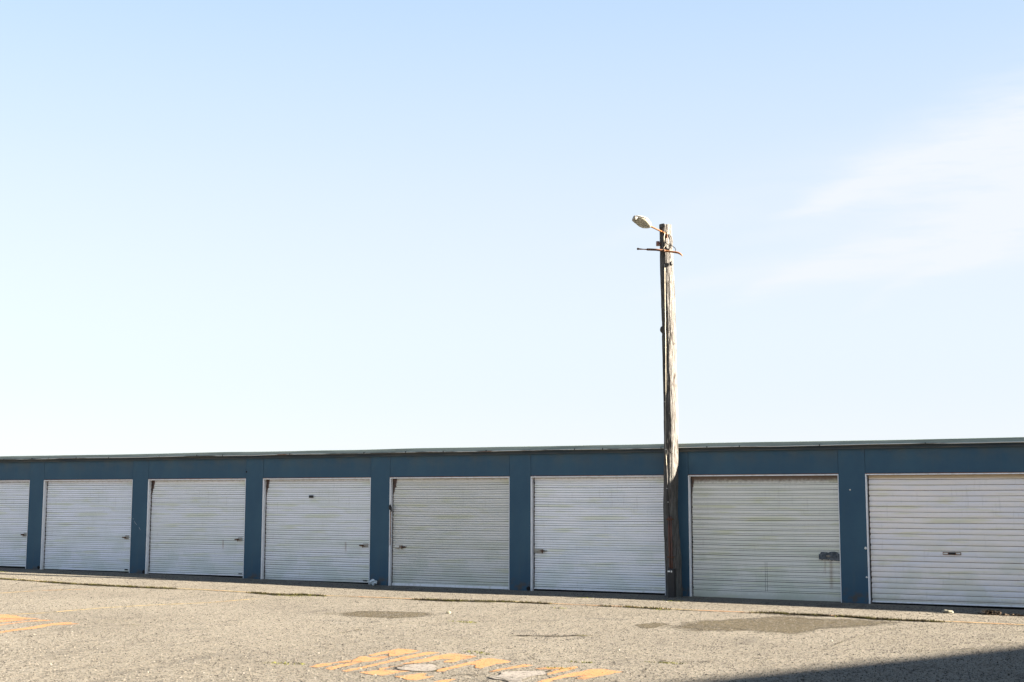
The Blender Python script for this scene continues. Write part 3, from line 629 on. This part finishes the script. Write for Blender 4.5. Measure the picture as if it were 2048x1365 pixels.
def part(name, mt, par=pole): 
    return lambda b_: b_.build(name, M[mt], par)
# dark band round the top left of the pole
b_ = MB(); V = []
ang = [math.radians(a) for a in range(150, 285, 9)]
for rad_, zz_ in ((.113, 6.586), (.119, 6.586), (.119, 6.651), (.113, 6.651)): V.append([b_.bm.verts.new((6.066-px+rad_*math.cos(a), rad_*math.sin(a), zz_-z0p)) for a in ang])
for q_ in range(4):
    for i in range(len(ang)-1): b_.bm.faces.new((V[q_][i], V[q_][i+1], V[(q_+1) % 4][i+1], V[(q_+1) % 4][i]))
b_.build('top_band', M['black'], pole)
# lamp arm + head
arm0, arm1 = Vector((6.107, -.535, 6.425)), Vector((5.852, -.66, 6.565))
b_ = MB(); b_.tube(PL([arm0 + (arm0-arm1)*.12, arm0, arm1, arm1+(arm1-arm0)*.15]), .0145, 10); b_.build('lamp_arm', M['brass'], pole)
b_ = MB(); b_.box(-.035, .035, -.02, .012, -.05, .05, .004); b_.build('arm_bracket', M['rust'], pole, (6.105-px, -.528+.42, 6.43-z0p))
def lamp_head():
    ax = (arm1-arm0).normalized(); side = ax.cross(Vector((0, 0, 1))).normalized(); upv = side.cross(ax).normalized()
    dn_ = Vector((-.30, -.72, -.60)); dn_ = (dn_ - ax*dn_.dot(ax)).normalized(); upv = -dn_; side = ax.cross(upv).normalized()   # underside turned towards the yard
    o0 = arm1 - ax*.02; Lh = .35
    st = [(0, .030, .022), (.02, .060, .040), (.06, .095, .056), (.12, .130, .074), (.19, .134, .078), (.26, .112, .068), (.31, .092, .058), (.34, .066, .040)]
    def body(sgn, flat, inset=1.0, dz=0):
        b_ = MB(); rings = []
        for (t, ww, hh) in st:
            rings.append([b_.bm.verts.new(o0 + ax*t + side*(math.cos(a)*ww*inset) + upv*(sgn*math.sin(a)*hh*flat + dz) - Vector((px, -.42, z0p-.036))) for a in [math.pi*j/14 for j in range(15)]])
        for i in range(len(rings)-1):
            for j in range(14): f = b_.bm.faces.new((rings[i][j], rings[i][j+1], rings[i+1][j+1], rings[i+1][j])); f.smooth = True
        for rg in (rings[0], rings[-1]): b_.bm.faces.new(rg)
        for i in range(len(rings)-1): b_.bm.faces.new((rings[i][0], rings[i+1][0], rings[i+1][14], rings[i][14]))
        return b_
    m, k, b = mat('lamp_housing', .5, .4); k.put(b.inputs['Base Color'], k.mix(k.ramp(k.noise(k.coords(), 14, 4), .4, .7), (0.3024, 0.2952, 0.2808), (0.2016, 0.1944, 0.18)))
    M['housing'] = m
    m, k, b = mat('dirty_lens', .45, .5)
    n = k.noise(k.coords(), 38, 5, .7); cc = k.mix(k.ramp(n, .36, .62), (.16, .14, .10), (.40, .37, .29)); cc = k.mix(k.ramp(k.noise(k.coords(loc=(3,1,2)), 60, 3), .58, .68), cc, (.035, .03, .02))
    k.put(b.inputs['Base Color'], cc); bump(k, b, n, .4, .01); M['lens'] = m
    hd_ = body(1, 1.0).build('lamp_housing', M['housing'], pole)
    body(-1, .55, .90, -.004).build('lens_bowl', M['lens'], hd_)
    # grey end cap
    b_ = MB(); e0 = o0 + ax*.335 - Vector((px, -.42, z0p-.036))
    pts = [e0 - ax*.05 + side*s*ww for s, ww in ()]
    ring = []
    for t, sc_ in ((-.045, 1.06), (.020, .80), (.032, .45)):
        ring.append([b_.bm.verts.new(e0 + ax*t + side*math.cos(a)*.083*sc_ + upv*(math.sin(a)*.052*sc_)) for a in [2*math.pi*j/18 for j in range(18)]])
    for i in range(2):
        for j in range(18): f = b_.bm.faces.new((ring[i][j], ring[i][(j+1) % 18], ring[i+1][(j+1) % 18], ring[i+1][j])); f.smooth = True
    b_.bm.faces.new(ring[2]); b_.bm.faces.new(ring[0]); b_.build('end_cap', M['steel'], hd_)
lamp_head()
# rusty cross rod with bent end
b_ = MB(); Zr = lambda t: 6.176+(6.038-6.176)*t
rod = [(5.585, -.60, 6.176), (5.63, -.60, 6.168), (5.70, -.60, 6.158), (5.95, -.60, 6.128), (6.15, -.60, 6.085), (6.30, -.60, 6.055), (6.367, -.60, 6.038), (6.41, -.60, 6.010), (6.438, -.60, 5.985), (6.441, -.60, 5.965)]
rr_ = [.014, .014, .009, .018, .018, .018, .018, .015, .010, .005]
b_.tube(PL(rod), rr_, 8); cr = b_.build('cross_rod', M['brass'], pole)
b_ = MB(); b_.tube(PL([(5.578, -.60, 6.177), (5.602, -.60, 6.173)]), .020, 10); b_.build('rod_tip', M['rust'], cr)
b_ = MB(); b_.tube(PL([(5.77, -.605, 6.149), (5.95, -.605, 6.128), (6.13, -.605, 6.092)]), .0205, 8); b_.build('rust_sleeve', M['rust'], cr)
b_ = MB(); b_.tube(PL([(6.10, -.50, 6.10), (6.10, -.63, 6.096)]), .011, 8); b_.tube(PL([(6.10, -.615, 6.096), (6.10, -.64, 6.096)]), .022, 6); b_.build('bolt', M['rust'], pole)
# insulator
b_ = MB(); b_.tube(PL([(6.0, -.50, 6.255), (5.93, -.51, 6.262)]), .013, 8)
b_.tube(PL([(5.945, -.51, 6.30), (5.945, -.51, 6.285), (5.945, -.51, 6.268), (5.945, -.51, 6.250), (5.945, -.51, 6.235), (5.945, -.51, 6.215)]), [.026, .040, .026, .040, .030, .036], 14)
M['porcelain'] = simple('brown_porcelain', (.16, .055, .035), (.08, .03, .02), 9, .3, .6); b_.build('insulator', M['porcelain'], pole)
# oval scar in the timber and the cables hanging round it
b_ = MB(); pts = []
for j in range(25):
    a = j*2*math.pi/24; pts.append((6.155+.052*math.cos(a), -.42-.112*math.cos((6.155+.052*math.cos(a)-6.076)/.12*1.1)-.006, 6.27+.14*math.sin(a)))
M['cable'] = simple('black_cable', (0.0144, 0.0144, 0.0144), (0.036, 0.0324, 0.0288), 30, .6); M['palecable'] = simple('pale_cable', (0.3744, 0.3456, 0.2736), (0.252, 0.2232, 0.1728), 20, .7)
b_.tube(PL(pts), .011, 6, cap=False); b_.build('timber_scar', M['timber'], shaft)
b_ = MB(); b_.tube(PL([(6.155, -.545, 6.40), (6.19, -.545, 6.33), (6.192, -.545, 6.25), (6.175, -.55, 6.16)]), .009, 6)
b_.tube(PL([(6.105, -.56, 6.30), (6.125, -.57, 6.24), (6.17, -.57, 6.205), (6.24, -.56, 6.18), (6.29, -.56, 6.14), (6.312, -.57, 6.10), (6.305, -.585, 6.065)]), .0075, 6)
b_.tube(PL([(6.16, -.56, 6.14), (6.185, -.56, 6.08), (6.20, -.555, 6.02), (6.19, -.55, 5.94)]), .009, 6); b_.build('cable', M['cable'], pole)
b_ = MB(); b_.tube(PL([(6.10, -.555, 6.43), (6.085, -.565, 6.36), (6.088, -.57, 6.27), (6.11, -.565, 6.20), (6.08, -.565, 6.16), (6.085, -.565, 6.11), (6.12, -.57, 6.07)]), .0055, 6)
b_.tube(PL([(6.10, -.56, 6.46), (6.135, -.565, 6.48), (6.16, -.56, 6.44), (6.14, -.57, 6.41)]), .0055, 6); b_.build('cable', M['palecable'], pole)
kn(6.20, -.35, 5.90, .032, (1.1, .9, 1.25), 'junction_lump', 'black')
# pale wire stapled down the timber
wp = [(6.085, 5.90), (6.085, 5.2), (6.088, 4.7), (6.085, 4.2), (6.08, 3.6), (6.063, 3.1), (6.062, 2.6), (6.085, 2.1), (6.095, 1.6), (6.115, 1.38)]
def ysurf(x, z, off=.004):
    l, r = pprof(z)[:2]; cx, rr2 = (l+r)/2, (r-l)/2*1.02; u = max(-.95, min(.95, (x-cx)/rr2)); return py-rr2*math.sqrt(1-u*u)-off
dense = []
for i in range(len(wp)-1):
    for j in range(6): t = j/6; x = wp[i][0]*(1-t)+wp[i+1][0]*t; z = wp[i][1]*(1-t)+wp[i+1][1]*t; dense.append((x, ysurf(x, z), z))
b_ = MB(); b_.tube(PS([p for p in dense if p[2] > 2.2]), .006, 6); b_.build('wire', M['palecable'], pole)
b_ = MB(); b_.tube(PS([p for p in dense if p[2] <= 2.3] + [(6.12, ysurf(6.12, 1.3), 1.3)]), .010, 6); b_.build('wire', M['cable'], pole)
for x, z in ((6.085, 5.03), (6.087, 4.38), (6.062, 2.55), (6.083, 1.86), (6.063, 3.4), (6.10, 1.62)):
    b_ = MB(); b_.box(-.014, .014, -.006, .002, -.004, .004, .001); b_.build('staple', M['lightplate'], pole, (x-px, ysurf(x, z)-py-.003, z-z0p))
# twin rusty pipes, clamps and dark cover at the foot
for dx in (-.018, .022):
    b_ = MB(); b_.tube(PS([(6.128+dx, ysurf(6.128, 1.36, .012), 1.37), (6.135+dx, ysurf(6.13, 1.0, .014), 1.0), (6.146+dx, ysurf(6.14, .6, .016), .62), (6.150+dx, ysurf(6.15, .4, .016), .42)]), .016, 10)
    b_.build('conduit', M['rustpipe'] if 'rustpipe' in M else M.setdefault('rustpipe', simple('rust_brown_pipe', (.115, .055, .040), (.07, .045, .038), 10, .8, .3)), pole)
for z, x in ((1.32, 6.132), (.66, 6.147)):
    b_ = MB(); b_.box(-.062, .062, -.024, .02, -.010, .010, .003); b_.build('clamp', M['rust'], pole, (x-px, ysurf(x, z)-py-.008, z-z0p))
b_ = MB(); b_.box(-.060, .060, -.060, .05, -.20, .50, .018); cov = b_.build('cable_cover', M['black'], pole, (6.160-px, ysurf(6.16, .2)-py+.004, 0))
b_ = MB(); b_.box(-.055, -.012, -.066, -.058, -.012, .014, .003); b_.box(.004, .030, -.066, -.058, -.014, .016, .003); b_.build('cover_tag', M['lightplate'], cov, (-.005, 0, .45))

# ---------------------------------------------------------------- small things on the ground
def lump(name, x, y, r_, mt, label, cat, seed, sc=(1, 1, .7), sub=3, amp=.45, f=1.6):
    b_ = MB(); bmesh.ops.create_icosphere(b_.bm, subdivisions=sub, radius=r_); rd = Vector((seed, seed*.3, 0))
    for v in b_.bm.verts:
        nn = noise.noise(v.co/r_*f+rd); v.co *= 1+amp*nn+.15*noise.noise(v.co/r_*4+rd); v.co.x *= sc[0]; v.co.y *= sc[1]; v.co.z = v.co.z*sc[2]
    zmin = min(v.co.z for v in b_.bm.verts)
    o = b_.build(name, mt, None, (x, y, gz(x, y)-zmin-.004)); return tag(o, label, cat)
M['paper'] = simple('crumpled_white_paper', (.62, .66, .68), (.4, .45, .47), 8, .7)
lump('crumpled_paper', -.30, -.10, .06, M['paper'], 'crumpled white paper lying at the foot of a blue pillar', 'litter', 2, (1.5, .8, .7), 3, .8, 2.3)
M['stone'] = simple('pale_stone', (0.1872, 0.1764, 0.144), (0.1296, 0.1224, 0.0864), 12, .9)
lump('stone', 10.88, -1.30, .045, M['stone'], 'pale stone lying at the shadow edge before the cream shutter', 'stone', 5, (1.9, 1.2, .6))
lump('pebble', 4.37, -5.30, .028, M['stone'], 'small white pebble alone on the open asphalt', 'pebble', 9, (1.2, 1, .8))
b_ = MB()
rdm = random.Random(4); V, F = [], []
for _ in range(900):
    x = 11.45+abs(rdm.gauss(0, .45)) if rdm.random() < .6 else 11.5+rdm.gauss(0, .08); y = -1.20+rdm.gauss(0, .05); z = gz(x, y)+rdm.random()**2*(.07 if abs(x-11.52) < .14 else .025)
    s = rdm.uniform(.008, .022); a = rdm.uniform(0, 6.28); t = rdm.uniform(-1, 1); i = len(V)
    V += [(x-s*math.cos(a), y-s*math.sin(a), z), (x+s*math.sin(a)*.5, y-s*math.cos(a)*.5, z+s*t*.6), (x+s*math.cos(a), y+s*math.sin(a), z+.3*s), (x-s*math.sin(a)*.5, y+s*math.cos(a)*.5, z-s*t*.4+.004)]
    F.append((i, i+1, i+2, i+3))
me = bpy.data.meshes.new('dead_leaves'); me.from_pydata(V, [], F); M['leaf'] = simple('dead_leaf', (0.0324, 0.02304, 0.01584), (0.0864, 0.0648, 0.0432), 20, 1, .1); me.materials.append(M['leaf'])
tag(link('dead_leaves', me), 'dark heap of dead leaves at the shadow edge before the cream shutter', 'dead leaves', kind='stuff')

# ---------------------------------------------------------------- the building whose roof edge throws the shadow at lower right
hN = 4.2; sh = hN/math.tan(R(SUN_EL)); ax_ = Vector((sh*math.cos(R(SUN_AZ)), sh*math.sin(R(SUN_AZ)), 0))
a_ = Vector((10.206, -10.623, 0)); e_ = Vector((12.498, -6.109, 0)); dr = (e_-a_).normalized(); nr = Vector((dr.y, -dr.x, 0))
nb = empty('neighbouring_building', a_+ax_+dr*-7, 'building outside the frame whose roof edge shades the lower right corner of the yard', 'building')
nb.rotation_euler = (0, 0, math.atan2(dr.y, dr.x))
b_ = MB(); b_.box(0, 14.5, -9, -.06, -.6, hN-.10); b_.build('wall', M['blue'], nb)
b_ = MB(); b_.box(-.1, 14.6, -9.1, 0, hN-.10, hN, .01); b_.build('roof', M['sheet'], nb)
